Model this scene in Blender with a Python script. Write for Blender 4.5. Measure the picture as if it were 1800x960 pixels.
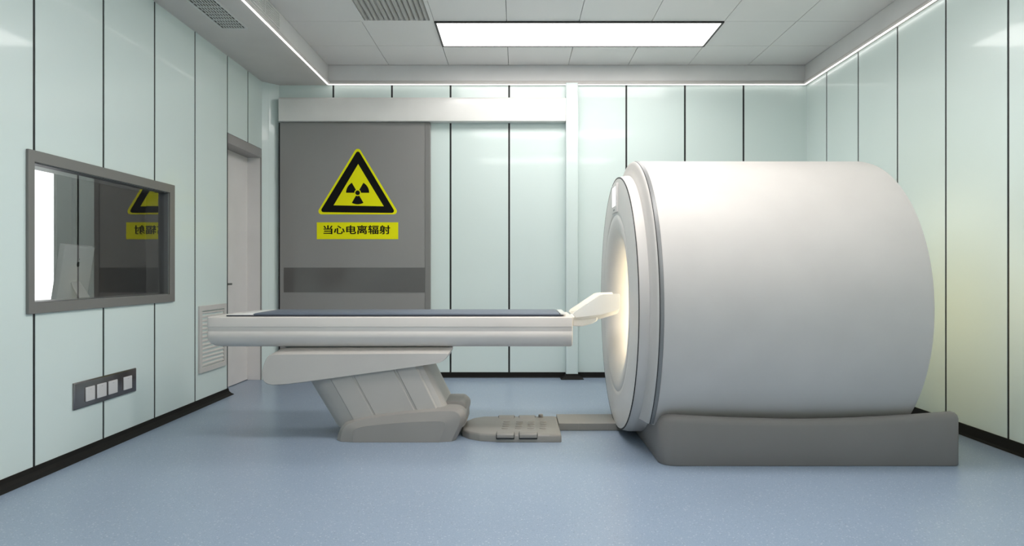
import bpy, bmesh, math, random
from mathutils import Vector, Matrix
random.seed(4)
C = bpy.context.scene
COL = C.collection
for o in list(bpy.data.objects): bpy.data.objects.remove(o)

# ------------------------------------------------------------------ camera, world, lights, exposure
F = 1190.0                      # focal length in pixels of the 1800 wide frame
VX, VY = 909.0, 477.0           # vanishing point of the depth lines
H = 1.088                       # camera height
cam_d = bpy.data.cameras.new('camera'); cam = bpy.data.objects.new('camera', cam_d); COL.objects.link(cam)
cam.location = (0, 0, H); cam.rotation_euler = (math.pi/2, 0, 0)
cam_d.sensor_width = 36; cam_d.lens = F/1800*36
cam_d.shift_x = -(VX-900)/1800; cam_d.shift_y = -(480-VY)/1800
cam_d.clip_start = 0.05; cam_d.clip_end = 60
C.camera = cam
C.view_settings.view_transform = 'Standard'; C.view_settings.look = 'None'
C.view_settings.gamma = 1; C.view_settings.use_curve_mapping = False
C.view_settings.exposure = 0.38
w = bpy.data.worlds.new('world'); C.world = w; w.use_nodes = True
w.node_tree.nodes['Background'].inputs[0].default_value = (0.75, 0.8, 0.85, 1)
w.node_tree.nodes['Background'].inputs[1].default_value = 0.3
PANEL_W = 10.2        # ceiling panels
STRIP_W = 2.2         # LED line
BORE_W = 6.0         # warm light in the bore
BACKDROP_W = 1.9           # added white glow at the back of the control room

def P(px, py, Y):     # pixel + distance -> (X, z)
    return ((px-VX)*Y/F, H-(py-VY)*Y/F)

# ------------------------------------------------------------------ materials
def mat(name, col, rough=0.5, metal=0.0, spec=0.5, coat=0.0, noise=None, bump=None):
    m = bpy.data.materials.new(name); m.use_nodes = True
    nt = m.node_tree; b = nt.nodes['Principled BSDF']
    b.inputs['Base Color'].default_value = (*col, 1)
    b.inputs['Roughness'].default_value = rough
    b.inputs['Metallic'].default_value = metal
    b.inputs['Specular IOR Level'].default_value = spec
    b.inputs['Coat Weight'].default_value = coat
    b.inputs['Coat Roughness'].default_value = 0.06
    tc = nt.nodes.new('ShaderNodeTexCoord')
    sc, amt = noise or (3.0, 0.03)
    n = nt.nodes.new('ShaderNodeTexNoise'); n.inputs['Scale'].default_value = sc; n.inputs['Detail'].default_value = 3
    nt.links.new(tc.outputs['Object'], n.inputs['Vector'])
    r = nt.nodes.new('ShaderNodeValToRGB')
    r.color_ramp.elements[0].position = 0.3; r.color_ramp.elements[1].position = 0.7
    r.color_ramp.elements[0].color = (*[c*(1-amt) for c in col], 1)
    r.color_ramp.elements[1].color = (*[min(1, c*(1+amt)) for c in col], 1)
    nt.links.new(n.outputs['Fac'], r.inputs['Fac']); nt.links.new(r.outputs['Color'], b.inputs['Base Color'])
    if bump:
        n2 = nt.nodes.new('ShaderNodeTexNoise'); n2.inputs['Scale'].default_value = bump[0]
        bp = nt.nodes.new('ShaderNodeBump'); bp.inputs['Strength'].default_value = bump[1]; bp.inputs['Distance'].default_value = 0.002
        nt.links.new(tc.outputs['Object'], n2.inputs['Vector']); nt.links.new(n2.outputs['Fac'], bp.inputs['Height'])
        nt.links.new(bp.outputs['Normal'], b.inputs['Normal'])
    return m
def emis(name, col, s):
    m = bpy.data.materials.new(name); m.use_nodes = True
    nt = m.node_tree; nt.nodes.remove(nt.nodes['Principled BSDF'])
    e = nt.nodes.new('ShaderNodeEmission'); e.inputs[0].default_value = (*col, 1); e.inputs[1].default_value = s
    nt.links.new(e.outputs[0], nt.nodes['Material Output'].inputs[0]); return m

M = {}
M['wall'] = mat('mint_wall_panel', (0.745, 0.85, 0.82), 0.30, spec=0.45, coat=0.35, noise=(0.8, 0.012))
M['joint'] = mat('black_joint', (0.008, 0.009, 0.009), 0.5)
M['ceil'] = mat('ceiling_tile', (0.89, 0.865, 0.845), 0.35, spec=0.4, noise=(1.2, 0.015))
M['ceil_gap'] = mat('ceiling_joint', (0.20, 0.20, 0.195), 0.7)
M['soffit'] = mat('soffit_paint', (0.68, 0.645, 0.62), 0.6, spec=0.3)
M['tray'] = mat('tray_side_lit', (0.80, 0.79, 0.78), 0.5, spec=0.3)  # lighter than the soffit: the light on the tray sides put into the colour
M['base'] = mat('black_vinyl_base', (0.010, 0.009, 0.008), 0.6, spec=0.2)
M['white'] = mat('white_lacquer', (0.84, 0.83, 0.80), 0.28, coat=0.3)
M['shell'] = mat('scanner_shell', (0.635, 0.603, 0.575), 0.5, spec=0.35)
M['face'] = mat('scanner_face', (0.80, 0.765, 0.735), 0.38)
M['bore'] = mat('bore_liner', (0.76, 0.735, 0.70), 0.35)
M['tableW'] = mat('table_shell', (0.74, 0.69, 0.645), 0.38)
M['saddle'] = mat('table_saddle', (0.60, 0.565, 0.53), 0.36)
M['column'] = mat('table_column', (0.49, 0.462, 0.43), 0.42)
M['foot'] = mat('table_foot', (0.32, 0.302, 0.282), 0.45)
M['plinth'] = mat('scanner_plinth', (0.235, 0.218, 0.206), 0.45)
M['seam'] = mat('dark_seam', (0.01, 0.01, 0.01), 0.5)
M['rim'] = mat('grey_rim', (0.24, 0.24, 0.24), 0.35)
M['cushion'] = mat('blue_grey_vinyl', (0.125, 0.15, 0.195), 0.5, noise=(30, 0.06), bump=(300, 0.1))
M['cushion_dark'] = mat('dark_cushion_base', (0.035, 0.04, 0.055), 0.5)
M['plate'] = mat('floor_plate', (0.27, 0.258, 0.24), 0.45)
M['doorgrey'] = mat('brushed_grey_door', (0.30, 0.292, 0.282), 0.28, spec=0.5, coat=0.15, noise=(2, 0.02))
M['doorband'] = mat('dark_door_band', (0.14, 0.135, 0.13), 0.12, spec=0.6)
M['doortrim'] = mat('door_edge_trim', (0.23, 0.224, 0.217), 0.35)
M['doorbeige'] = mat('beige_door', (0.80, 0.775, 0.755), 0.35)
M['jamb'] = mat('door_frame_grey', (0.34, 0.325, 0.315), 0.4)
M['winframe'] = mat('window_frame_grey', (0.22, 0.212, 0.20), 0.36, metal=0.15)
M['reveal'] = mat('window_reveal', (0.14, 0.145, 0.145), 0.4)
M['grille'] = mat('grille_white', (0.62, 0.60, 0.57), 0.4)
M['void'] = mat('dark_void', (0.03, 0.03, 0.03), 0.8)
M['ventgrey'] = mat('vent_grey', (0.70, 0.70, 0.68), 0.45)
M['slat'] = mat('diffuser_slat', (0.56, 0.55, 0.52), 0.45)
M['black'] = mat('black_print', (0.003, 0.003, 0.003), 0.7, spec=0.2)
M['yellow'] = mat('sign_yellow', (0.93, 0.90, 0.002), 0.6, spec=0.2, noise=(3, 0.01))
M['steel'] = mat('brushed_steel', (0.36, 0.36, 0.36), 0.3, metal=0.9)
M['smoked'] = mat('smoked_steel_plate', (0.24, 0.22, 0.22), 0.22, metal=0.95, noise=(4, 0.35))
M['socket'] = mat('socket_white', (0.70, 0.69, 0.68), 0.35)
M['room'] = mat('control_room_grey', (0.24, 0.236, 0.23), 0.6)
M['monitor'] = mat('monitor_silver', (0.46, 0.46, 0.462), 0.4)
M['screen'] = mat('dark_screen', (0.02, 0.02, 0.02), 0.1)
M['panel_light'] = emis('lamp_diffuser', (1.0, 0.972, 0.945), PANEL_W)
M['panel_light_soft'] = emis('lamp_diffuser_soft', (1.0, 0.972, 0.945), PANEL_W*0.64)
M['strip_light'] = emis('led_line', (1.0, 0.972, 0.945), STRIP_W)
M['bore_light'] = emis('bore_lamp', (1.0, 0.86, 0.58), BORE_W)
M['rear_glow'] = emis('rear_bore_glow', (1.0, 0.80, 0.20), 1.9)
M['backdrop_glow'] = emis('glow_sheet', (1, 1, 1), BACKDROP_W)
M['display'] = emis('display_glow', (1, 1, 1), 1.1)
M['lampframe'] = mat('black_lamp_frame', (0.008, 0.008, 0.008), 0.4)

# floor: vinyl with fine flecks
m = mat('speckled_vinyl_floor', (0.285, 0.36, 0.47), 0.28, spec=0.4, noise=(1.5, 0.02)); nt = m.node_tree
b = nt.nodes['Principled BSDF']; prev = b.inputs['Base Color'].links[0].from_socket
tc = [n for n in nt.nodes if n.type == 'TEX_COORD'][0]
for sc, thr, c, a in ((48, 0.13, (0.62, 0.66, 0.70, 1), 0.55), (42, 0.10, (0.17, 0.20, 0.25, 1), 0.6), (140, 0.2, (0.50, 0.56, 0.62, 1), 0.5)):
    v = nt.nodes.new('ShaderNodeTexVoronoi'); v.inputs['Scale'].default_value = sc
    mp = nt.nodes.new('ShaderNodeMapping'); mp.inputs['Location'].default_value = (sc, sc*.37, 0)
    nt.links.new(tc.outputs['Object'], mp.inputs[0]); nt.links.new(mp.outputs[0], v.inputs['Vector'])
    mr = nt.nodes.new('ShaderNodeMapRange'); mr.inputs[1].default_value = thr; mr.inputs[2].default_value = thr*1.6
    mr.inputs[3].default_value = a; mr.inputs[4].default_value = 0.0
    nt.links.new(v.outputs['Distance'], mr.inputs[0])
    mx = nt.nodes.new('ShaderNodeMix'); mx.data_type = 'RGBA'
    nt.links.new(mr.outputs[0], mx.inputs['Factor']); nt.links.new(prev, mx.inputs['A']); mx.inputs['B'].default_value = c
    prev = mx.outputs['Result']
nt.links.new(prev, b.inputs['Base Color']); M['floor'] = m

# glass: partly mirroring, partly see-through pane
m = bpy.data.materials.new('observation_glass'); m.use_nodes = True; nt = m.node_tree
nt.nodes.remove(nt.nodes['Principled BSDF'])
g = nt.nodes.new('ShaderNodeBsdfGlossy'); g.inputs['Roughness'].default_value = 0.0; g.inputs['Color'].default_value = (0.95, 0.95, 0.93, 1)
t = nt.nodes.new('ShaderNodeBsdfTransparent'); t.inputs['Color'].default_value = (0.86, 0.86, 0.86, 1)
x = nt.nodes.new('ShaderNodeMixShader'); x.inputs[0].default_value = 0.25
nt.links.new(t.outputs[0], x.inputs[1]); nt.links.new(g.outputs[0], x.inputs[2]); nt.links.new(x.outputs[0], nt.nodes['Material Output'].inputs[0])
M['glass'] = m

# ------------------------------------------------------------------ helpers
def box(bm, x0, x1, y0, y1, z0, z1, mi=0):
    vs = [bm.verts.new((x, y, z)) for x in (x0, x1) for y in (y0, y1) for z in (z0, z1)]
    for f in ((0,1,3,2), (4,6,7,5), (0,4,5,1), (2,3,7,6), (0,2,6,4), (1,5,7,3)):
        fc = bm.faces.new([vs[i] for i in f]); fc.material_index = mi
def loft(bm, rings, mi=0, cap=True, closed=True):
    R = [[bm.verts.new(p) for p in r] for r in rings]
    n = len(R[0])
    for a, b_ in zip(R, R[1:]):
        for i in range(n if closed else n-1):
            j = (i+1) % n
            f = bm.faces.new((a[i], a[j], b_[j], b_[i])); f.material_index = mi
    if cap:
        f = bm.faces.new(R[0]); f.material_index = mi
        f = bm.faces.new(list(reversed(R[-1]))); f.material_index = mi
def frame_ring(bm, x0, x1, y0, y1, z0, z1, a0, a1, b0, b1, mi=0):      # mitred rectangular frame, one closed piece
    rings = [[(x0, p[0], p[1]), (x1, p[0], p[1]), (x1, q[0], q[1]), (x0, q[0], q[1])] for p, q in
             (((y0, z0), (a0, b0)), ((y1, z0), (a1, b0)), ((y1, z1), (a1, b1)), ((y0, z1), (a0, b1)))]
    V = [[bm.verts.new(p) for p in r] for r in rings]
    for i in range(4):
        A, B = V[i], V[(i+1) % 4]
        for k in range(4):
            f = bm.faces.new((A[k], A[(k+1) % 4], B[(k+1) % 4], B[k])); f.material_index = mi
def chaikin(pts, n=2, closed=True):
    for _ in range(n):
        o_ = [] if closed else [pts[0]]
        m_ = len(pts)
        for i in range(m_ if closed else m_-1):
            a, b_ = pts[i], pts[(i+1) % m_]
            o_ += [tuple(p*.78+q*.22 for p, q in zip(a, b_)), tuple(p*.22+q*.78 for p, q in zip(a, b_))]
        if not closed: o_.append(pts[-1])
        pts = o_
    return pts
def prism_y(bm, pts, y0, y1, mi=0):      # outline in (x, z), given depth
    loft(bm, [[(x, y0, z) for x, z in pts], [(x, y1, z) for x, z in pts]], mi)
def prism_z(bm, pts, z0, z1, mi=0):
    loft(bm, [[(x, y, z0) for x, y in pts], [(x, y, z1) for x, y in pts]], mi)
def lathe(bm, prof, cy, cz, seg=144, mi=0, close=False):   # profile (X, r) turned about the X axis
    rings = []
    for X, r in prof:
        rings.append([bm.verts.new((X, cy+r*math.cos(2*math.pi*k/seg), cz+r*math.sin(2*math.pi*k/seg))) for k in range(seg)])
    ps = list(zip(rings, rings[1:])) + ([(rings[-1], rings[0])] if close else [])
    for a, b_ in ps:
        for k in range(seg):
            j = (k+1) % seg
            f = bm.faces.new((a[k], a[j], b_[j], b_[k])); f.material_index = mi
def obj(name, bm, mats, parent=None, bevel=0, seg=2, smooth=False, ang=35):
    bmesh.ops.recalc_face_normals(bm, faces=bm.faces)
    me = bpy.data.meshes.new(name); bm.to_mesh(me); bm.free()
    for m_ in (mats if isinstance(mats, (list, tuple)) else [mats]): me.materials.append(M[m_])
    o = bpy.data.objects.new(name, me); COL.objects.link(o)
    if parent:
        o.parent = parent; 
        pw = Vector((0, 0, 0)); p = parent
        while p: pw += p.location; p = p.parent
        o.location = -pw
    if bevel:
        b_ = o.modifiers.new('bevel', 'BEVEL'); b_.width = bevel; b_.segments = seg; b_.limit_method = 'ANGLE'; b_.angle_limit = math.radians(ang)
    if bevel or smooth:
        for p in me.polygons: p.use_smooth = True
        me.set_sharp_from_angle(angle=math.radians(ang if smooth else 60))
    return o
def origin(o, loc):       # move the origin of a freestanding mesh to its base, shape unmoved
    loc = Vector(loc); o.data.transform(Matrix.Translation(-loc)); o.location = loc; return o
def tag(o, label, cat, group=None):
    o['label'] = label; o['category'] = cat
    if group: o['group'] = group
    return o
def struct(o, label=None):
    o['kind'] = 'structure'
    if label: o['label'] = label
    return o
def thing(name, loc, label=None, cat=None, group=None):
    e = bpy.data.objects.new(name, None); e.empty_display_size = 0.1; COL.objects.link(e); e.location = loc
    if label: tag(e, label, cat, group)
    return e

# ------------------------------------------------------------------ room dimensions (metres; Y = depth)
XL, XR, YB, YF = -2.56, 2.965, 6.932, -1.4
ZS, ZT = 2.993, 3.19           # soffit, tray ceiling
TX0, TX1, TY0, TY1 = -1.914, 2.92, -0.9, 6.885
JG = 0.0095                     # half joint width

def panels(bm, axis, base, sgn, us, z0, z1, holes, thick=0.003, backt=0.12):
    """panels along u; holes = (u0,u1,z0,z1); face towards sgn; one mesh, material 0 panel, 1 joint"""
    def put(u0, u1, a, b_, d0, d1, mi):
        lo, hi = sorted((base-sgn*d0, base-sgn*d1))
        if axis == 'y': box(bm, lo, hi, u0, u1, a, b_, mi)
        else: box(bm, u0, u1, lo, hi, a, b_, mi)
    def cells(u0, u1, d0, d1, mi):
        cu = sorted({u0, u1} | {h for q in holes for h in q[:2] if u0 < h < u1})
        cz = sorted({z0, z1} | {h for q in holes for h in q[2:] if z0 < h < z1})
        for a, b_ in zip(cu, cu[1:]):
            for c, d in zip(cz, cz[1:]):
                mu, mz = (a+b_)/2, (c+d)/2
                if any(q[0] < mu < q[1] and q[2] < mz < q[3] for q in holes): continue
                put(a, b_, c, d, d0, d1, mi)
    for a, b_ in zip(us, us[1:]): cells(a+JG*(a != us[0]), b_-JG*(b_ != us[-1]), 0, thick, 0)
    cells(us[0], us[-1], thick, backt, 1)

# floor
bm = bmesh.new(); box(bm, -6.2, XR+.12, YF-.12, YB+.12, -0.08, 0)
struct(obj('floor', bm, 'floor'))
# left wall with the window opening and the door recess
WY0, WY1, WZ0, WZ1 = 3.526, 5.035, 0.863, 1.727
wy0, wy1, wz0, wz1 = 3.572, 4.966, 0.920, 1.665      # clear opening
DY0, DY1, DZ = 5.985, 6.79, 2.315
YC = 6.79
us = [YF] + [3.588-0.6*k for k in range(8, 0, -1)] + [3.588, 4.190, 4.782, 5.382, DY0, 6.44, YC]
bm = bmesh.new(); panels(bm, 'y', XL, 1, us, 0, ZS, [(wy0, wy1, wz0, wz1), (DY0, DY1+.1, -1, DZ)], backt=.10)
box(bm, XL-.012, XL+.001, DY0-.012, DY0+.004, 0, DZ, 1)
struct(obj('wall_left', bm, ['wall', 'joint']))
# angled corner between left wall and back wall
bm = bmesh.new()
prism_z(bm, [(XL, YC), (XL+.045, YC+.055), (XL+.048, YC+.06), (-2.435, YB-.004), (-2.435, YB+.1), (XL-.14, YB+.1), (XL-.14, YC)], 0, ZS)
struct(obj('trim_corner', bm, 'wall'))
# back wall
us = [-2.46] + [-0.682+0.6*k for k in range(-2, 6)] + [XR]
bm = bmesh.new(); panels(bm, 'x', YB, -1, us, 0, ZS, [])
struct(obj('wall_back', bm, ['wall', 'joint']))
us = [YF] + [4.088-0.6*k for k in range(8, 0, -1)] + [4.088, 4.683, 5.278, 5.886, 6.486, YB]
bm = bmesh.new(); panels(bm, 'y', XR, -1, us, 0, ZS, [])
struct(obj('wall_right', bm, ['wall', 'joint']))
us = [XL+0.6*k for k in range(10)]; us[-1] = XR
bm = bmesh.new(); panels(bm, 'x', YF, 1, us, 0, ZS, [])
struct(obj('wall_front', bm, ['wall', 'joint']))
# pilaster on the back wall
bm = bmesh.new(); box(bm, .494, .615, YB-.1, YB-.001, 0.05, ZS)
struct(obj('trim_pilaster', bm, 'wall', bevel=.004))
bm = bmesh.new()
loft(bm, [[(x, y, z) for x, y in ((.494-d, YB-.10-d), (.615+d, YB-.10-d), (.615+d, YB-.001), (.494-d, YB-.001))] for z, d in ((.002, .055), (.012, .035), (.03, .008), (.052, .002))])
struct(obj('baseboard_pilaster', bm, 'base'))

# black cove baseboards: profile (height, distance out of wall)
prof = [(0.001, 0), (0.001, .058), (.005, .050), (.014, .030), (.030, .012), (.054, .006), (.054, 0)]
def baseb(name, p0, p1, n, pr):
    bm = bmesh.new(); p0, p1, n = Vector(p0), Vector(p1), Vector(n)
    loft(bm, [[tuple(Vector((q.x, q.y, 0)) + Vector((n.x*d, n.y*d, z))) for z, d in pr] for q in (p0, p1)])
    return struct(obj(name, bm, 'base'))
baseb('baseboard_left', (XL, YF), (XL, DY0+.005), (1, 0), prof)
prof2 = [(0.001, 0), (0.001, .018), (.012, .012), (.055, .008), (.055, 0)]
baseb('baseboard_back', (-.86, YB), (.494, YB), (0, -1), prof2)
baseb('baseboard_back', (.615, YB), (XR, YB), (0, -1), prof2)
baseb('baseboard_right', (XR, YF), (XR, YB), (-1, 0), [(a*1.4 if a > .01 else a, b_) for a, b_ in prof2])
baseb('baseboard_front', (XL, YF), (XR, YF), (0, 1), prof2)

# ceiling: soffit ring + tray with tiles
bm = bmesh.new()
st = ZT+.1
box(bm, XL-.12, TX0-.016, YF-.12, YB+.12, ZS, st, 0)
box(bm, TX1+.016, XR+.12, YF-.12, YB+.12, ZS, st, 0)
box(bm, TX0-.016, TX1+.016, TY1+.016, YB+.12, ZS, st, 0)
box(bm, TX0-.016, TX1+.016, YF-.12, TY0-.016, ZS, st, 0)
# small ledge with a shadow groove along the inside of the tray
for (a, b_, c, d) in ((TX0-.016, TX0, TY0, TY1), (TX1, TX1+.016, TY0, TY1), (TX0-.016, TX1+.016, TY1, TY1+.016), (TX0-.016, TX1+.016, TY0-.016, TY0)):
    box(bm, a, b_, c, d, ZS, ZS+.03, 0)
for (a, b_, c, d) in ((TX0, TX0+.012, TY0, TY1), (TX1-.012, TX1, TY0, TY1), (TX0, TX1, TY1-.012, TY1), (TX0, TX1, TY0, TY0+.012)):
    box(bm, a, b_, c, d, ZS+.004, ZS+.018, 0)
struct(obj('ceiling_soffit', bm, ['soffit']))
bm = bmesh.new(); k_ = TX0-.016
for (a, b_, c, d) in ((k_, k_+.004, TY0-.016, TY1+.016), (TX1+.012, TX1+.016, TY0-.016, TY1+.016), (k_, TX1+.016, TY1+.012, TY1+.016), (k_, TX1+.016, TY0-.016, TY0-.012)):
    box(bm, a, b_, c, d, ZS+.036, ZT-.003, 0)
struct(obj('trim_tray_side', bm, 'tray'))  # thin skin over the soffit sides, carries the lit tone
bm = bmesh.new()
tx = [TX0-.016] + [-1.308+.61*k for k in range(7)] + [TX1+.016]
ty = sorted([TY1+.016] + [6.31-.62*k for k in range(0, 12) if 6.31-.62*k > TY0+.1] + [TY0-.016])
LAMPS = [(-.698, 1.742, 6.31-.62, 6.31), (-.698, 1.742, 6.31-.62*5, 6.31-.62*4), (-.698, 1.742, 6.31-.62*9, 6.31-.62*8)]
DIFF = (-1.308, -.698, 6.31-.62*3, 6.31-.62)
for a, b_ in zip(tx, tx[1:]):
    for c, d in zip(ty, ty[1:]):
        mx_, my_ = (a+b_)/2, (c+d)/2
        if any(q[0] < mx_ < q[1] and q[2] < my_ < q[3] for q in LAMPS+[DIFF]): continue
        box(bm, a+.0025, b_-.0025, c+.0025, d-.0025, ZT, ZT+.02, 0)
box(bm, TX0-.016, TX1+.016, TY0-.016, TY1+.016, ZT+.02, ZT+.1, 1)
struct(obj('ceiling', bm, ['ceil', 'ceil_gap']))
# LED line along the lip of the tray
zz = ZS-.003
for (a, b_, c, d), wh in (((TX0-.016, TX0-.003, TY0, TY1+.003), 'above the left wall side'), ((TX1+.003, TX1+.016, TY0, TY1+.003), 'along the top of the right wall'),
                    ((TX0-.003, TX1+.003, TY1+.003, TY1+.014), 'along the top of the back wall'), ((TX0-.003, TX1+.003, TY0-.014, TY0), 'behind the viewer')):
    bm = bmesh.new(); box(bm, a, b_, c, d, zz-.004, ZS-.0005)
    tag(obj('light_strip', bm, 'strip_light'), 'thin bright white light line in the ceiling edge '+wh, 'light strip', 'light lines round the raised ceiling')
# ceiling light panels
LL = ['large rectangular white ceiling light with thin black frame above the scanner room',
      'rectangular ceiling light panel overhead, nearer the viewer than the one in view',
      'rectangular ceiling light panel behind the viewer']
for q, lb in zip(LAMPS, LL):
    t = thing('ceiling_light', ((q[0]+q[1])/2, (q[2]+q[3])/2, ZT), lb, 'ceiling light')
    bm = bmesh.new(); f = .018
    box(bm, q[0], q[1], q[2], q[2]+f, ZT-.012, ZT+.015); box(bm, q[0], q[1], q[3]-f*.6, q[3], ZT-.012, ZT+.015)
    box(bm, q[0], q[0]+f, q[2]+f, q[3]-f*.6, ZT-.012, ZT+.015); box(bm, q[1]-f, q[1], q[2]+f, q[3]-f*.6, ZT-.012, ZT+.015)
    obj('frame', bm, 'lampframe', t)
    bm = bmesh.new(); box(bm, q[0]+f, q[1]-f, q[2]+f, q[3]-f*.6, ZT-.004, ZT+.015)
    obj('diffuser', bm, 'panel_light_soft' if q[3] > 6 else 'panel_light', t)
# slatted air diffuser in the tray ceiling
t = thing('slatted_ceiling_diffuser', ((DIFF[0]+DIFF[1])/2, (DIFF[2]+DIFF[3])/2, ZT), 'grey slatted air diffuser set in the ceiling tiles left of the light panel', 'ceiling vent')
bm = bmesh.new(); a, b_, c, d = DIFF; f = .03
box(bm, a, b_, c, c+f, ZT-.006, ZT+.015); box(bm, a, b_, d-f, d, ZT-.006, ZT+.015)
box(bm, a, a+f, c+f, d-f, ZT-.006, ZT+.015); box(bm, b_-f, b_, c+f, d-f, ZT-.006, ZT+.015)
obj('frame', bm, 'ceil', t)
bm = bmesh.new(); n = 13
for k in range(n):
    x0 = a+f+(b_-a-2*f)*k/n; wd = (b_-a-2*f)/n
    prism = [(x0+wd*.12, ZT-.002), (x0+wd*.62, ZT-.006), (x0+wd*.95, ZT+.018), (x0+wd*.5, ZT+.018)]
    prism_y(bm, prism, c+f, d-f)
obj('slats', bm, 'slat', t)

# soffit vent
t = thing('ceiling_vent', (-2.21, 4.8, ZS), 'long pale grey air grille in the low ceiling along the left wall', 'ceiling vent')
vx0, vx1, vy1 = -2.315, -2.108, 5.300
vy0 = vy1-.25*4-.03
bm = bmesh.new(); f = .014; z0 = ZS-.008; z1 = ZS
box(bm, vx0, vx0+f, vy0, vy1, z0, z1); box(bm, vx1-f, vx1, vy0, vy1, z0, z1)
box(bm, vx0+f, vx1-f, vy0, vy0+f, z0, z1); box(bm, vx0+f, vx1-f, vy1-f, vy1, z0, z1)
for k in range(1, 5): 
    yy = 5.113-.25*(k-1); box(bm, vx0+f, vx1-f, yy-.006, yy+.006, z0, z1)
obj('frame', bm, 'ventgrey', t)
bm = bmesh.new()
for k in range(1, 9):
    xx = vx0+f+(vx1-vx0-2*f)*k/9; box(bm, xx-.0035, xx+.0035, vy0+f, vy1-f, z0+.001, z1)
yy = 5.113+.0625*2
while yy > vy0+f: box(bm, vx0+f, vx1-f, yy-.002, yy+.002, z0+.0015, z1); yy -= .0625
obj('grid', bm, 'ventgrey', t)
bm = bmesh.new(); box(bm, vx0+f, vx1-f, vy0+f, vy1-f, ZS-.0015, ZS-.0003); obj('backing', bm, 'void', t)
# vent on the side of the tray
t = thing('side_wall_grille', (TX0-.016, 5.0, 3.1), 'small white air grille on the upright side of the raised ceiling', 'ceiling vent')
bm = bmesh.new(); x0, x1 = TX0-.016, TX0-.004; y0, y1, z0, z1 = 4.55, 5.47, 3.045, 3.172; f = .012
box(bm, x0, x1, y0, y1, z0, z0+f); box(bm, x0, x1, y0, y1, z1-f, z1); 
for yy in (y0, y0+.3, y0+.6, y1-f): box(bm, x0, x1, yy, yy+f, z0+f, z1-f)
obj('frame', bm, 'white', t)
bm = bmesh.new()
for k in range(1, 6): zc = z0+f+(z1-z0-2*f)*k/6; box(bm, x0+.002, x1-.002, y0+f, y1-f, zc-.003, zc+.003)
yy = y0+.03
while yy < y1-.02: box(bm, x0+.002, x1-.003, yy, yy+.005, z0+f, z1-f); yy += .028
obj('grid', bm, 'white', t)
bm = bmesh.new(); box(bm, x0+.0005, x0+.002, y0+f, y1-f, z0+f, z1-f); obj('backing', bm, 'rim', t)

# ------------------------------------------------------------------ sliding door with header
bm = bmesh.new()
yh = YB-.10
prism = [(YB-.001, 2.604), (yh, 2.604), (yh, 2.828), (yh+.012, 2.845), (YB-.001, 2.865)]
loft(bm, [[(X, y, z) for y, z in prism] for X in (-2.41, .493)])
struct(obj('trim_door_header', bm, 'white', bevel=.004))
t = struct(thing('door_sliding', (-1.64, YB-.05, 0)))
dp = YB-.055
dx0, dx1 = -2.41, (756.5-VX)*dp/F
bm = bmesh.new(); box(bm, dx0, dx1-.055, dp, dp+.045, .012, 2.60)
obj('door_leaf', bm, 'doorgrey', t, bevel=.002)
bm = bmesh.new(); box(bm, dx1-.055, dx1, dp-.004, dp+.049, .012, 2.60); obj('edge_trim', bm, 'doortrim', t, bevel=.003)
bx0, bz1 = P(499, 470.5, dp); bx1, bz0 = P(746.6, 514, dp)
bm = bmesh.new(); box(bm, bx0, dx1-.056, dp-.003, dp+.001, bz0, bz1); obj('dark_band', bm, 'doorband', t)
bm = bmesh.new(); box(bm, dx0-.012, dx0-.001, dp, dp+.05, .012, 2.60); obj('seal', bm, 'joint', t)

# signs on the door
ys = dp-.0005
def rounded(pts, r, n=6):
    out = []; N = len(pts)
    for i in range(N):
        p = Vector(pts[i]); a = (Vector(pts[i-1])-p).normalized(); b_ = (Vector(pts[(i+1) % N])-p).normalized()
        h = a.angle(b_)/2; d = r/math.tan(h); c = p+(a+b_).normalized()*(r/math.sin(h))
        s = p+a*d-c; e = p+b_*d-c
        a0 = math.atan2(s.y, s.x); a1 = math.atan2(e.y, e.x); da = (a1-a0+math.pi) % (2*math.pi)-math.pi
        for k in range(n+1):
            an = a0+da*k/n; out.append((c.x+r*math.cos(an), c.y+r*math.sin(an)))
    return out
cx_, cz_ = P(628.5, 320, ys)
t = thing('radiation_warning_sign', (cx_, ys, cz_), 'yellow and black triangular radiation warning sign on the grey sliding door', 'warning sign')
T = [P(629, 256.5, ys), P(555.5, 377, ys), P(702, 377, ys)]
bm = bmesh.new(); prism_y(bm, rounded(T, .032), ys-.002, ys); obj('plate', bm, 'yellow', t)
To = rounded([P(629.3, 263, ys), P(562, 373, ys), P(695.5, 374.5, ys)], .022)
bm = bmesh.new(); prism_y(bm, To, ys-.0028, ys-.002); obj('black_triangle', bm, 'black', t)
bm = bmesh.new(); prism_y(bm, [P(629.7, 288.5, ys), P(586.6, 361, ys), P(674.7, 362.8, ys)], ys-.0036, ys-.0028); obj('yellow_triangle', bm, 'yellow', t)
ccx, ccz = P(628.8, 339, ys); u = dp/F
bm = bmesh.new()
for a0 in (0, 120, 240):
    pts = [(ccx+20.3*u*math.cos(math.radians(a0+k*5)), ccz+20.3*u*math.sin(math.radians(a0+k*5))) for k in range(13)]
    pts += [(ccx+5.8*u*math.cos(math.radians(a0+60-k*10)), ccz+5.8*u*math.sin(math.radians(a0+60-k*10))) for k in range(7)]
    prism_y(bm, pts, ys-.0044, ys-.0036)
prism_y(bm, [(ccx+4.1*u*math.cos(math.radians(k*15)), ccz+4.1*u*math.sin(math.radians(k*15))) for k in range(24)], ys-.0044, ys-.0036)
obj('trefoil', bm, 'black', t)
t = thing('lettered_sign', (P(628.5, 405, ys)[0], ys, P(628.5, 405, ys)[1]), 'yellow rectangular sign with black Chinese lettering under the triangle', 'sign')
a, b_ = P(557, 420.5, ys), P(700, 391, ys)
bm = bmesh.new(); box(bm, a[0], b_[0], ys-.002, ys, a[1], b_[1]); obj('plate', bm, 'yellow', t)
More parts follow.
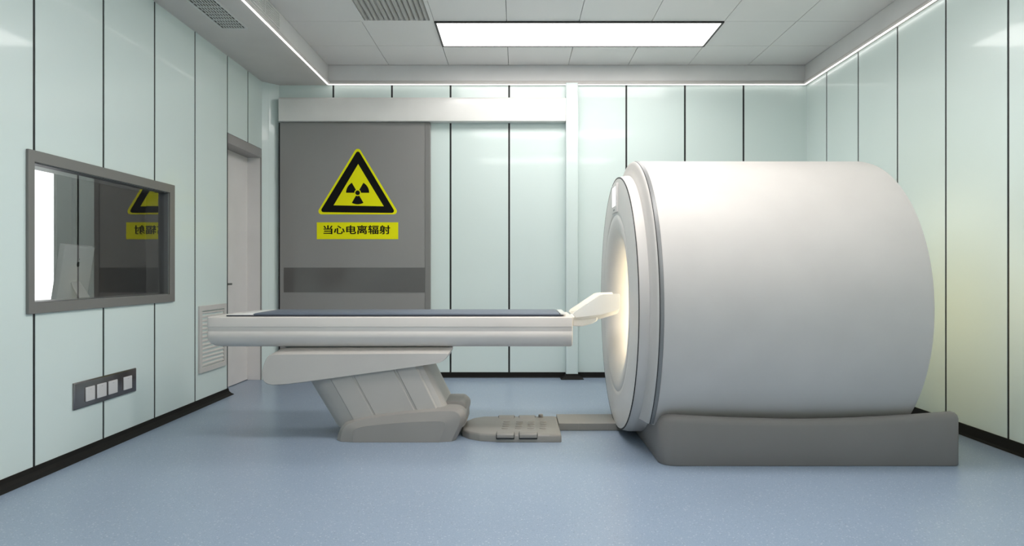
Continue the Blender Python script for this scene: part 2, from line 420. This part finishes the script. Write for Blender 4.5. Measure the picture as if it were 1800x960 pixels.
cu = bpy.data.curves.new('lettering', 'FONT'); cu.body = '当心电离辐射'; cu.size = 0.1; cu.extrude = 0.0004; cu.space_character = 1.02
to = bpy.data.objects.new('lettering_tmp', cu); COL.objects.link(to); bpy.context.view_layer.update()
me = bpy.data.meshes.new_from_object(to.evaluated_get(bpy.context.evaluated_depsgraph_get()))
bpy.data.objects.remove(to)
xs = [v.co.x for v in me.vertices] or [0, 1]; zs_ = [v.co.y for v in me.vertices] or [0, 1]
g0, g1 = P(569, 411.5, ys), P(685.5, 396.3, ys)
for v in me.vertices:
    X = g0[0]+(v.co.x-min(xs))/(max(xs)-min(xs))*(g1[0]-g0[0]); Z = g0[1]+(v.co.y-min(zs_))/(max(zs_)-min(zs_))*(g1[1]-g0[1])
    v.co = (X, ys-.0026-v.co.z, Z)
bm = bmesh.new()
for k, (ox_, oz_) in enumerate(((0, 0), (.0026, 0), (-.0026, 0), (0, .0016), (0, -.0016), (.0016, .001), (-.0016, -.001))):     # heavier strokes
    c_ = me.copy(); c_.transform(Matrix.Translation((ox_, -.00003*k, oz_))); bm.from_mesh(c_)
bm.to_mesh(me); bm.free()
me.materials.clear(); me.materials.append(M['black'])
o = bpy.data.objects.new('lettering', me); COL.objects.link(o); o.parent = t; o.location = -t.location

# ------------------------------------------------------------------ recessed door on the left
t = struct(thing('door_left', (XL-.14, 6.39, 0)))
XD = XL-.14
bm = bmesh.new(); box(bm, XD-.045, XD, DY0-.03, DY1-.001, .006, DZ-.09); obj('door_leaf', bm, 'doorbeige', t, bevel=.002)
bm = bmesh.new()
box(bm, XD-.05, XL-.001, DY0+.001, DY1, DZ-.09, DZ-.001)                 # head
box(bm, XD-.05, XL-.13, DY0-.05, DY0-.031, .0, DZ-.09)
obj('door_frame', bm, 'jamb', t, bevel=.003)
bm = bmesh.new(); box(bm, XD, XL-.012, DY1-.012, DY1-.001, .001, DZ-.09); obj('jamb_lining', bm, 'doorbeige', t)
bm = bmesh.new(); box(bm, XL-.012, XL-.001, DY1-.013, DY1-.001, .001, DZ-.09); obj('jamb_edge', bm, 'jamb', t)
hx = XD+.05; hy, hz = 6.13, .97
bm = bmesh.new()
box(bm, hx-.009, hx+.009, hy-.01, hy+.15, hz-.010, hz+.010)
box(bm, XD, hx-.008, hy-.01, hy+.008, hz-.009, hz+.009)
box(bm, XD, XD+.008, hy-.025, hy+.025, hz-.08, hz+.03)
obj('door_handle', bm, 'steel', t, bevel=.004)
# walls round the recess
bm = bmesh.new()
box(bm, XD-.06, XL-.1, DY0-.12, DY0-.06, 0, ZS)
box(bm, XD-.12, XD-.06, DY0-.12, YB+.1, 0, ZS)
box(bm, XD-.06, XL-.1, DY0-.06, YB+.1, DZ+.001, ZS)
struct(obj('wall_recess', bm, 'room'))

# ------------------------------------------------------------------ observation window
t = struct(thing('window_observation', (XL, (WY0+WY1)/2, WZ0)))
bm = bmesh.new()
fx0, fx1 = XL+.0005, XL+.016
frame_ring(bm, fx0, fx1, WY0, WY1, WZ0, WZ1, wy0, wy1, wz0, wz1)
obj('window_frame', bm, 'winframe', t, bevel=.0025)
bm = bmesh.new(); g = .004; xa, xb = XL-.16, XL
box(bm, xa, xb, wy0, wy1, wz0-.0, wz0+g); box(bm, xa, xb, wy0, wy1, wz1-g, wz1)
box(bm, xa, xb, wy0, wy0+g, wz0+g, wz1-g); box(bm, xa, xb, wy1-g, wy1, wz0+g, wz1-g)
obj('reveal', bm, 'reveal', t)
bm = bmesh.new()
vs = [bm.verts.new((XL-.029, y, z)) for y, z in ((wy0+g, wz0+g), (wy1-g, wz0+g), (wy1-g, wz1-g), (wy0+g, wz1-g))]; bm.faces.new(vs)
obj('glass_pane', bm, 'glass', t)

# control room behind the glass
cx0, cx1, cy0, cy1 = -6.1, XL-.20, 2.2, 6.9
bm = bmesh.new(); wx0, wx1 = -5.75, -4.69
box(bm, cx0, wx0, cy1, cy1+.1, 0, 2.7); box(bm, wx1, XD-.12, cy1, cy1+.1, 0, 2.7)
box(bm, wx0, wx1, cy1, cy1+.1, 0, .45); box(bm, wx0, wx1, cy1, cy1+.1, 2.45, 2.7)
box(bm, cx0-.1, cx0, cy0-.1, cy1+.1, 0, 2.7); box(bm, cx0-.1, XL-.101, cy0-.1, cy0, 0, 2.7)
box(bm, cx0-.1, XL-.101, cy0-.1, cy1+.1, 2.7, 2.8)
for q in ((-4.58, -4.50), ):
    box(bm, q[0], q[1], cy1-.06, cy1, 0, 2.7)
struct(obj('wall_control_room', bm, 'room'))
t = struct(thing('glow_backdrop', ((wx0+wx1)/2, cy1, .45)))  # glowing white sheet and frame added for the blank white past the glass
bm = bmesh.new(); box(bm, wx0, wx1, cy1+.03, cy1+.04, .45, 2.45); obj('glow_sheet', bm, 'backdrop_glow', t)
bm = bmesh.new(); box(bm, wx1-.03, wx1, cy1-.005, cy1+.029, .45, 2.45); box(bm, wx0, wx0+.03, cy1-.005, cy1+.029, .45, 2.45); obj('frame', bm, 'white', t)
# desk
t = thing('desk', (-3.15, 4.6, 0), 'grey desk behind the observation window under the computer monitor', 'desk')
bm = bmesh.new(); box(bm, -3.55, XL-.22, 3.6, 5.4, .69, .72); obj('desktop', bm, 'monitor', t, bevel=.004)
for y in (3.66, 5.3):
    bm = bmesh.new(); box(bm, -3.5, XL-.27, y, y+.04, 0, .69); obj('leg_panel', bm, 'room', t)
# monitor seen from behind, leaning towards the window
t = thing('computer_monitor', (-3.1, 4.725, .72), 'silver computer monitor seen from behind through the observation window', 'computer monitor')
def mon(x, y, z):   # local: x out of the back, y along the width, z up; leaning
    a = math.radians(8); th = math.radians(11)
    X = x*math.cos(a)+z*math.sin(a); Z = -x*math.sin(a)+z*math.cos(a)
    return (-3.125+X*math.cos(th)-y*math.sin(th), 4.68+X*math.sin(th)+y*math.cos(th), .81+Z)
def monbox(bm, x0, x1, y0, y1, z0, z1):
    box(bm, x0, x1, y0, y1, z0, z1)
bm = bmesh.new(); 
pts = [(-.235, 0), (.235, 0), (.235, .468), (-.235, .468)]
loft(bm, [[(0, y, z) for y, z in pts], [(.014, y, z) for y, z in pts], [(.036, y*.975, .235+(z-.235)*.96) for y, z in pts]])
for v in bm.verts: v.co = mon(*v.co)
obj('housing', bm, 'monitor', t, bevel=.004)
bm = bmesh.new(); box(bm, -.002, .0, -.228, .228, .05, .462)
for v in bm.verts: v.co = mon(*v.co)
obj('screen', bm, 'screen', t)
bm = bmesh.new()
loft(bm, [[mon(.036, y, .20) for y in (-.07, .07)]+[mon(.036, y, .215) for y in (.07, -.07)], 
          [(-3.125+.17, 4.76+y, .735) for y in (-.08, .08)]+[(-3.125+.185, 4.76+y, .735) for y in (.08, -.08)]])
box(bm, -3.16, -2.92, 4.68, 4.84, .72, .735)
obj('stand', bm, 'monitor', t, bevel=.003)
bm = bmesh.new()      # small dark emblem in the middle of the back: fruit outline with a bite and a leaf
ap = []
for k in range(40):
    a = 2*math.pi*k/40; r = .021*(1+.10*math.cos(2*a)-.16*max(0, math.cos(a-math.pi/2))**6-.07*max(0, math.cos(a+math.pi/2))**10)
    d = math.hypot(r*math.cos(a)-.030, r*math.sin(a)-.004)
    if d < .012: r -= (.012-d)*1.3
    ap.append((r*math.cos(a), r*math.sin(a)*1.02))
loft(bm, [[(.0362, y, .335+z) for y, z in ap], [(.037, y, .335+z) for y, z in ap]])
lf = [(.0, .027), (.003, .036), (.011, .042), (.010, .033)]
loft(bm, [[(.0362, y, .335+z) for y, z in lf], [(.037, y, .335+z) for y, z in lf]])
for v in bm.verts: v.co = mon(*v.co)
obj('emblem', bm, 'black', t)

# ------------------------------------------------------------------ wall fittings on the left
t = thing('socket_panel', (XL, 4.21, .285), 'dark brushed metal plate with four white sockets, low on the left wall', 'socket panel')
bm = bmesh.new()
loft(bm, [[(X, y, z) for y, z in ((3.896+i, .286+i), (4.533-i, .286+i), (4.533-i, .442-i), (3.896+i, .442-i))] for X, i in ((XL, 0), (XL+.008, 0), (XL+.013, .006))])
obj('plate', bm, 'smoked', t, bevel=.001)
for xa, xb in ((151.5, 167.3), (171.5, 187.6), (191.5, 207), (218, 232.3)):
    L = -(XL+.02)
    y0, y1 = L*F/(VX-xa), L*F/(VX-xb)
    bm = bmesh.new(); box(bm, XL+.013, XL+.021, y0, y1, .318, .402)
    s_ = obj('socket', bm, 'socket', t, bevel=.003)
    bm = bmesh.new(); ym = (y0+y1)/2
    box(bm, XL+.021, XL+.0214, ym-.007, ym+.007, .386, .388)
    obj('marking', bm, 'jamb', s_)
t = thing('wall_vent', (XL, 5.69, .265), 'white louvred return air grille low on the left wall beside the table', 'wall vent')
vy0, vy1, vz0, vz1 = 5.43, 5.93, .265, .808; f = .042
bm = bmesh.new()
frame_ring(bm, XL, XL+.018, vy0, vy1, vz0, vz1, vy0+f, vy1-f, vz0+f, vz1-f)
obj('frame', bm, 'grille', t, bevel=.003)
bm = bmesh.new(); n = 14
for k in range(n):
    z = vz0+f+(vz1-vz0-2*f)*k/n; s = (vz1-vz0-2*f)/n
    prism_pts = [(XL+.0015, z+s*.62), (XL+.0015, z+s*.80), (XL+.010, z+s*.52), (XL+.010, z+s*.28)]
    prism_y(bm, prism_pts, vy0+f, vy1-f)
obj('louvers', bm, 'grille', t)
bm = bmesh.new(); box(bm, XL+.0003, XL+.0015, vy0+f, vy1-f, vz0+f, vz1-f); obj('backing', bm, 'wall', t)

# ------------------------------------------------------------------ the scanner
CY, CZ, R1, R2 = 4.60, .877, .842, .945
X0, X1, X2 = .676, .777, 2.27
def cut(bm):
    bmesh.ops.bisect_plane(bm, geom=bm.verts[:]+bm.edges[:]+bm.faces[:], plane_co=(0, 0, .012), plane_no=(0, 0, 1), clear_inner=True)
t = thing('mri_scanner', (1.5, CY, 0), 'large white cylindrical MRI scanner with round bore on a dark grey plinth', 'medical scanner')
bm = bmesh.new()
lathe(bm, [(X1+.012, R2-.012), (X1+.018, R2), (X1+.03, R2+.001), (X2-.04, R2+.001), (X2-.012, R2-.006), (X2, R2-.03), (X2+.012, .80), (X2+.018, .55), (X2+.01, .40), (X2-.03, .352)], CY, CZ)
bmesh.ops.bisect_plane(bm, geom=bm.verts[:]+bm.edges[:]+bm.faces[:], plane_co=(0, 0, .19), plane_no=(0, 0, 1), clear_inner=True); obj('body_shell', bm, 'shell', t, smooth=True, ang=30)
def cut2(bm):
    bmesh.ops.bisect_plane(bm, geom=bm.verts[:]+bm.edges[:]+bm.faces[:], plane_co=(0, 0, .20), plane_no=(0, 0, 1), clear_inner=True)
bm = bmesh.new()     # grey bevelled rim strip behind the front cover
lathe(bm, [(X1-.004, R2-.02), (X1-.004, R2-.002), (X1+.004, R2+.003), (X1+.016, R2+.003), (X1+.016, R2-.02)], CY, CZ)
cut2(bm); obj('rim_strip', bm, 'rim', t, smooth=True)
bm = bmesh.new()     # black seams
lathe(bm, [(X1-.0085, R2-.03), (X1-.0068, R2-.001), (X1-.0038, R2+.0006), (X1-.0035, R2-.03)], CY, CZ)
cut2(bm); obj('rear_seam', bm, 'seam', t, smooth=True)
bm = bmesh.new()
lathe(bm, [(X0-.001, R1-.008), (X0-.001, R1+.0005), (X0+.0025, R1+.0012), (X0+.0025, R1-.008)], CY, CZ)
cut(bm); obj('face_seam', bm, 'seam', t, smooth=True)
bm = bmesh.new()     # front ring behind the face, its flare resting in the plinth
lathe(bm, [(X0+.058, R1+.010), (X0+.0585, R1+.016), (X0+.066, R1+.028), (X0+.074, R2-.05), (X0+.080, R2-.022), (X0+.086, R2-.006), (X1-.008, R2-.001), (X1-.008, R2-.04)], CY, CZ)
cut2(bm); obj('front_flare', bm, 'shell', t, smooth=True, ang=40)
bm = bmesh.new()
lathe(bm, [(X0+.004, R1-.01), (X0+.004, R1), (X0+.045, R1+.010), (X0+.06, R1+.011), (.83, R1+.011)], CY, CZ)
cut(bm); obj('front_ring', bm, 'shell', t, smooth=True, ang=40)
bm = bmesh.new()     # face with funnel
pr = [(X0+.012, R1-.003), (X0, R1-.006), (X0-.001, R1-.01), (X0-.006, .75), (X0-.008, .625), (X0-.008, .603), (X0-.004, .598), (X0-.004, .593), (X0-.009, .587)]
for k in range(1, 17):
    a = math.pi/2*k/16
    pr.append((X0-.009+.17*(1-math.cos(a))**.9, .587-.227*math.sin(a)**.8))
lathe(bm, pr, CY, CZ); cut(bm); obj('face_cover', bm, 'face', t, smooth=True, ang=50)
bm = bmesh.new(); lathe(bm, [(X0+.160, .360), (X0+.20, .352), (X2-.03, .352), (X2-.03, .362), (X0+.2, .362)], CY, CZ)
bt = obj('bore_tube', bm, 'bore', t, smooth=True)
bm = bmesh.new(); lathe(bm, [(.98, .351), (.98, .346), (1.30, .346), (1.30, .351)], CY, CZ)
obj('bore_light', bm, 'bore_light', bt)
bm = bmesh.new(); lathe(bm, [(1.9, .351), (1.9, .346), (2.12, .346), (2.12, .351)], CY, CZ)
obj('rear_glow_ring', bm, 'rear_glow', bt)  # unseen yellow ring added to tint the right wall
# display on the face
dY = 4.60; dz = 1.583
bm = bmesh.new(); box(bm, X0-.018, X0-.0, dY-.105, dY+.105, dz-.10, dz+.095); dpn = obj('display_panel', bm, 'face', t, bevel=.005)
bm = bmesh.new(); box(bm, X0-.0195, X0-.018, dY-.08, dY+.08, dz-.055, dz+.075); obj('display_screen', bm, 'display', dpn)
bm = bmesh.new(); box(bm, X0-.0195, X0-.018, dY-.03, dY+.03, dz-.085, dz-.075); obj('status_bar', bm, 'rim', dpn)
# plinth
bm = bmesh.new()
def rrect(x0, x1, y0, y1, r, n=8):
    return rounded([(x0, y0), (x1, y0), (x1, y1), (x0, y1)], r, n)
px0, px1, py0, py1 = .80, 2.475, 3.775, 5.425
def topz(X, y):
    u = (X-px0)/(px1-px0)
    h = .262+.030*max(0, 1-u/.5)**1.8+.046*max(0, (u-.45)/.55)**1.7
    k = min(1, max(0, (y-3.80)/.18)); k = k*k*(3-2*k); lo = .215*(1-u)+.195*u
    return h+(lo-h)*k
out = [p for p in rrect(px0, px1, py0, py1, .09) if p[0] < 1.5]+[p for p in rrect(px0, px1, py0, py1, .03) if p[0] > 1.5]
out.sort(key=lambda p: math.atan2(p[1]-(py0+py1)/2, p[0]-(px0+px1)/2))
# subdivide the long sides so the top can sag
def dens(pts, step=.08):
    o_ = []
    for i, p in enumerate(pts):
        q = pts[(i+1) % len(pts)]; o_.append(p); L = math.dist(p, q); n = int(L/step)
        for k in range(1, n+1): o_.append((p[0]+(q[0]-p[0])*k/(n+1), p[1]+(q[1]-p[1])*k/(n+1)))
    return o_
out = dens(out); mxp, myp = (px0+px1)/2, (py0+py1)/2
def ins(pts, d):
    return [(mxp+(x-mxp)*(1-d/(px1-px0)*2), myp+(y-myp)*(1-d/(py1-py0)*2)) for x, y in pts]
rings = [[(x, y, .001) for x, y in ins(out, .004)], [(x, y, .008) for x, y in out]]
for d, dzz in ((0, -.045), (.004, -.026), (.014, -.011), (.03, -.002), (.055, -.004), (.12, -.05), (.24, -.12)):
    rings.append([(x, y, topz(x, y)+dzz) for x, y in ins(out, d)])
loft(bm, rings)
obj('plinth', bm, 'plinth', t, smooth=True, ang=50)

# ------------------------------------------------------------------ patient table
t = thing('patient_table', (-.75, 4.6, 0), 'long white patient table on a slanted grey pedestal leading into the scanner bore', 'medical table')
yf, yb = 4.33, 4.87
s = yf/F
def tz(py): return H-(py-VY)*s
xl, xr = (363-VX)*s, (1007-VX)*s
zt = tz(557)
def tq(py, i): return H-(py-VY)*(yf+i)/F
zb = tq(609, .075)
# half cross-section: (inset from the front face, height)
def section(X, zbot, dd):
    base = [(.010, zt-.001), (.002, zt-.006), (0, zt-.014), (0, tz(574)), (.0, tz(574.6)), (.004, tz(575.2)), (.004, tz(581)), (.0055, tz(582)), (.0055, tz(583.3)), (.002, tz(585)), (.001, tz(591)),
            (.004, tq(594, .004)), (.012, tq(599.5, .012)), (.026, tq(604.5, .026)), (.048, tq(607.8, .048)), (.075, zb)]
    pts = [(i, max(z, zbot)) for i, z in base]
    fr = [(X, yf+dd+i, z) for i, z in pts]; bk = [(X, yb-dd-i, z) for i, z in reversed(pts)]
    return fr+bk
rings = []
rl = .075
for k in range(0, 13):
    a = math.pi/2*k/12
    rings.append(section(xl+rl*(1-math.cos(a)) if k else xl, zb+.058*(1-math.sin(a)), .012*(1-math.sin(a))**2))
rings.append(section(xr-.012, zb, 0)); rings.append(section(xr-.004, zb+.002, .003)); rings.append(section(xr, zb+.010, .012))
bm = bmesh.new(); loft(bm, rings)
obj('table_body', bm, 'tableW', t, smooth=True, ang=32)
# support saddle
Z_ = 0
def pp(lst, Y): return [P(a, b_, Y) for a, b_ in lst]
Pr = [(462, 668), (460, 658), (463, 643), (469, 629), (476, 622.5), (500, 621.8), (640, 621), (786, 620), (790, 621.5), (786, 628), (780, 634), (771.5, 638.5), (544, 671), (500, 676.5), (477, 677.5), (467, 674)]
Pf = [(470, 668), (467, 658), (470, 643), (478, 627), (490, 614), (505, 611.2), (640, 610.6), (794, 609.8), (797, 611), (792, 622), (783, 632), (773, 637.5), (544, 670), (500, 674.5), (477, 675), (471, 672)]
Pr, Pf = chaikin(Pr), chaikin(Pf)
bm = bmesh.new()
def ringY(l, Yp, Y): return [(p[0]-max(0, (q[0]-700)/97)*max(0, Y-4.4)*.11, Y, p[1]) for p, q in zip(pp(l, Yp), l)]
cen = (620, 645)
Pr0 = [(cen[0]+(a-cen[0])*.99, cen[1]+(b_-cen[1])*.95) for a, b_ in Pr]
loft(bm, [ringY(Pr0, 4.34, 4.328), ringY(Pr, 4.34, 4.338), ringY(Pf, 4.40, 4.40), ringY(Pf, 4.40, 4.80), ringY(Pr, 4.34, 4.862), ringY(Pr0, 4.34, 4.872)])
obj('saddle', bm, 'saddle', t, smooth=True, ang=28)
bm = bmesh.new(); box(bm, P(500, 600, 4.4)[0], P(790, 600, 4.4)[0], 4.42, 4.78, P(0, 612, 4.4)[1], zb+.004); obj('slide_gap', bm, 'rim', t)
# column
bm = bmesh.new()
Yc = 4.37
us_ = [(0, .16), (.012, .10), (.05, .05), (.11, .022), (.18, .010), (.185, .003), (.20, .001), (.36, 0), (.365, .006), (.378, .006), (.384, 0), (.715, 0), (.722, .007), (.738, .007), (.745, 0), (.90, .004), (.915, .014), (.93, .016), (.96, .03), (.99, .07), (1.0, .13)]
rings = []
for py in (636, 660, 690, 720, 755):
    lx = 546+(py-675)*.585; rx = 750+(py-640)*.49
    fr = [(P(lx+(rx-lx)*u_, py, Yc-.02+i)[0], P(0, py, Yc)[1], i) for u_, i in us_]
    rings.append([(x, Yc-.02+i, z) for x, z, i in fr]+[(x, 2*CY-(Yc-.02)-i, z) for x, z, i in reversed(fr)])
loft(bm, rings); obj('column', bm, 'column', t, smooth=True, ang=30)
# foot
Po = [(591, 776), (592, 768), (595, 758), (600, 749), (608, 742), (646, 731), (719, 721), (790, 716.5), (806, 717.5), (815, 723), (818.5, 731), (816, 744), (803, 770), (800, 776)]
Pi = [(620, 778), (620, 768), (620, 760), (623, 755), (630, 751.5), (655, 747.5), (719, 742), (765, 740.5), (776, 740.5), (782, 743), (783, 747), (781, 755), (774, 772), (772, 778)]
Po, Pi = chaikin(Po, 2, False), chaikin(Pi, 2, False)
bm = bmesh.new()
def fring(l, Yp, Y):
    r = []
    for a, b_ in l:
        x, z = P(a, b_, Yp); r.append((x, Y, max(z, .001)))
    r[0] = (r[0][0], Y, .001); r[-1] = (r[-1][0], Y, .001); return r
Pm = [((a*3+c)/4, (b_*3+d)/4) for (a, b_), (c, d) in zip(Po, Pi)]
loft(bm, [fring(Pi, 4.30, 4.300), fring(Pi, 4.30, 4.304), fring(Pm, 4.32, 4.322), fring(Po, 4.34, 4.36), fring(Po, 4.34, 4.84), fring(Pm, 4.32, 4.878), fring(Pi, 4.30, 4.896), fring(Pi, 4.30, 4.90)])
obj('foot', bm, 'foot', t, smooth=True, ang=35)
bm = bmesh.new()
lug = rounded(pp([(770, 703), (820, 702), (821.5, 746), (780, 752)], 4.52), .04, 5)
lug0 = [(x*.97-.012, z) for x, z in lug]
loft(bm, [[(x, 4.46, z) for x, z in [(a-.004, b_-.004) for a, b_ in lug]], [(x, 4.475, z) for x, z in lug], [(x, 4.73, z) for x, z in lug], [(x, 4.745, z-.004) for x, z in lug]])
obj('column_cover', bm, 'foot', t, smooth=True, ang=40)
# head cradle reaching into the bore
side = pp([(1006.5, 553), (1009, 549), (1054, 519), (1060, 517.5), (1088, 516.5), (1089.5, 519), (1089.5, 542), (1086, 545), (1056, 553.5), (1012, 558.5)], 4.43)
bm = bmesh.new(); prism_y(bm, side, 4.425, 4.447); prism_y(bm, side, 4.753, 4.775)
n = 12; sec = []
for k in range(n+1):
    a = math.pi*k/n; sec.append((4.60-.165*math.cos(a), -.05*math.sin(a)))
top_ = [(y, z+.012) for y, z in reversed(sec)]
full = [(4.436, .0)]+sec[1:-1]+[(4.764, .0)]+[(4.75, .012)]+top_[1:-1]+[(4.45, .012)]
loft(bm, [[(X, y, zc+z) for y, z in full] for X, zc in ((.375, .795), (.547, .812), (.668, .848))])
obj('head_cradle', bm, 'white', t, bevel=.003, ang=50)
bm = bmesh.new()
und = pp([(1006, 557), (1051, 555.5), (1050, 564), (1042, 569), (1024, 574), (1007, 573.5)], 4.46)
prism_y(bm, und, 4.46, 4.74); obj('cradle_bracket', bm, 'white', t, bevel=.008, seg=3)

# cushion on the table
yc0, yc1 = 4.365, 4.835
t = thing('table_cushion', (-.8, 4.6, zt), 'long thin blue-grey cushion lying on the white patient table', 'cushion')
bm = bmesh.new()
xa, xb = P(396, 555, yc0)[0], P(991, 555, yc0)[0]
prism_z(bm, rounded([(xa, yc0), (xb, yc0), (xb, yc1), (xa, yc1)], .02), zt, zt+.008); obj('base_sheet', bm, 'cushion_dark', t)
bm = bmesh.new(); xa2, xb2 = P(443, 552, yc0)[0], P(984, 552, yc0)[0]
loft(bm, [[(x, y, z) for x, y in rounded([(xa2+i, yc0+i), (xb2-i*.3, yc0+i), (xb2-i*.3, yc1-i), (xa2+i, yc1-i)], .015)] for z, i in ((zt+.008, .002), (zt+.013, 0), (zt+.017, .003), (zt+.020, .012))])
obj('pad', bm, 'cushion', t, smooth=True, ang=60)
bm = bmesh.new()     # translucent white slip at the foot end
loft(bm, [[(X, y, z) for y, z in ((yc0+.002, zt+.0082), (yc1-.002, zt+.0082), (yc1-.01, zt+.0082+h), (yc0+.01, zt+.0082+h))] for X, h in ((xa+.004, .002), (xa+.05, .006), (xa+.10, .010), (xa2+.012, .0115))])
obj('white_end_pad', bm, 'white', t, bevel=.003)
bm = bmesh.new(); box(bm, xb2+.004, xb2+.042, yc0+.02, yc1-.02, zt+.0082, zt+.02); obj('end_clip', bm, 'white', t, bevel=.003)

# ------------------------------------------------------------------ foot pedal plate and floor track
t = thing('foot_pedal_plate', (-.03, 4.58, 0), 'flat grey floor plate with foot pedals between the table foot and scanner', 'pedal plate')
hp = .050
outl = [(.283, 4.300), (-.10, 4.305), (-.24, 4.335), (-.31, 4.385), (-.36, 4.46), (-.375, 4.58), (-.36, 4.70), (-.31, 4.80), (-.24, 4.85), (.283, 4.86)]
outl = rounded(outl, .018, 3)
ox, oy = -.03, 4.58
bm = bmesh.new()
def insP(d): return [(ox+(x-ox)*(1-d/.33), oy+(y-oy)*(1-d/.28)) for x, y in outl]
loft(bm, [[(x, y, .001) for x, y in outl], [(x, y, hp-.014) for x, y in outl], [(x, y, hp-.004) for x, y in insP(.004)], [(x, y, hp) for x, y in insP(.013)]])
obj('plate', bm, 'plate', t, smooth=True, ang=50)
for sy in (0, 1):
    for xa, xb in ((873, 903.5), (913, 944)):
        a, b_ = (xa-VX)*4.31/F, (xb-VX)*4.31/F
        def yy(v): return v if not sy else 9.16-v
        # dark slot and the pedal in it
        bm = bmesh.new(); q0, q1 = sorted((yy(4.2990), yy(4.355)))
        q = rounded([(a-.004, q0), (b_+.004, q0), (b_+.004, q1), (a-.004, q1)], .008, 3)
        prism_z(bm, q, .021, hp+.0012); so = obj('pedal_slot', bm, 'seam', t)
        bm = bmesh.new(); p0, p1 = sorted((yy(4.2935), yy(4.40)))
        pts = [(yy(4.2935), .029), (yy(4.2935), hp-.002), (yy(4.30), hp+.006), (yy(4.37), hp+.006), (yy(4.395), hp-.001), (yy(4.395), .029)]
        loft(bm, [[(X, y, z) for y, z in pts] for X in (a, b_)]); obj('pedal', bm, 'plate', t, bevel=.004, seg=3)
for px_ in (888, 911, 932, 953):
    for j, Y in enumerate((4.47, 4.535, 4.60, 4.665)):
        X = (px_-VX)*4.58/F + .003*j
        bm = bmesh.new()
        rr = [[(X+.024*q*math.cos(2*math.pi*k/20), Y+.014*q*math.sin(2*math.pi*k/20), hp-.001+h) for k in range(20)] for q, h in ((1, 0), (.96, .0035), (.75, .0055), (.4, .0065))]
        loft(bm, rr); obj('tread_stud', bm, 'plate', t, smooth=True, ang=40)
bm = bmesh.new(); X = (950.5-VX)*4.83/F
loft(bm, [[(X+r*math.cos(2*math.pi*k/16), 4.82+r*math.sin(2*math.pi*k/16), z) for k in range(16)] for r, z in ((.018, hp-.002), (.016, hp+.015), (.016, hp+.018), (.010, hp+.021))])
obj('knob', bm, 'plate', t, smooth=True, ang=40)
# track
t = thing('floor_track', (.5, 4.77, 0), 'low grey floor duct running from the pedal plate under the scanner face', 'floor duct')
bm = bmesh.new(); box(bm, .284, .80, 4.62, 4.92, .001, .050); tr = obj('duct_cover', bm, 'plate', t, bevel=.003)
for px_ in (1017, 1068):
    X = (px_-VX)*4.62/F; bm = bmesh.new(); box(bm, X-.0008, X+.0008, 4.6195, 4.9205, .004, .0504)
    obj('joint_line', bm, 'foot', tr)
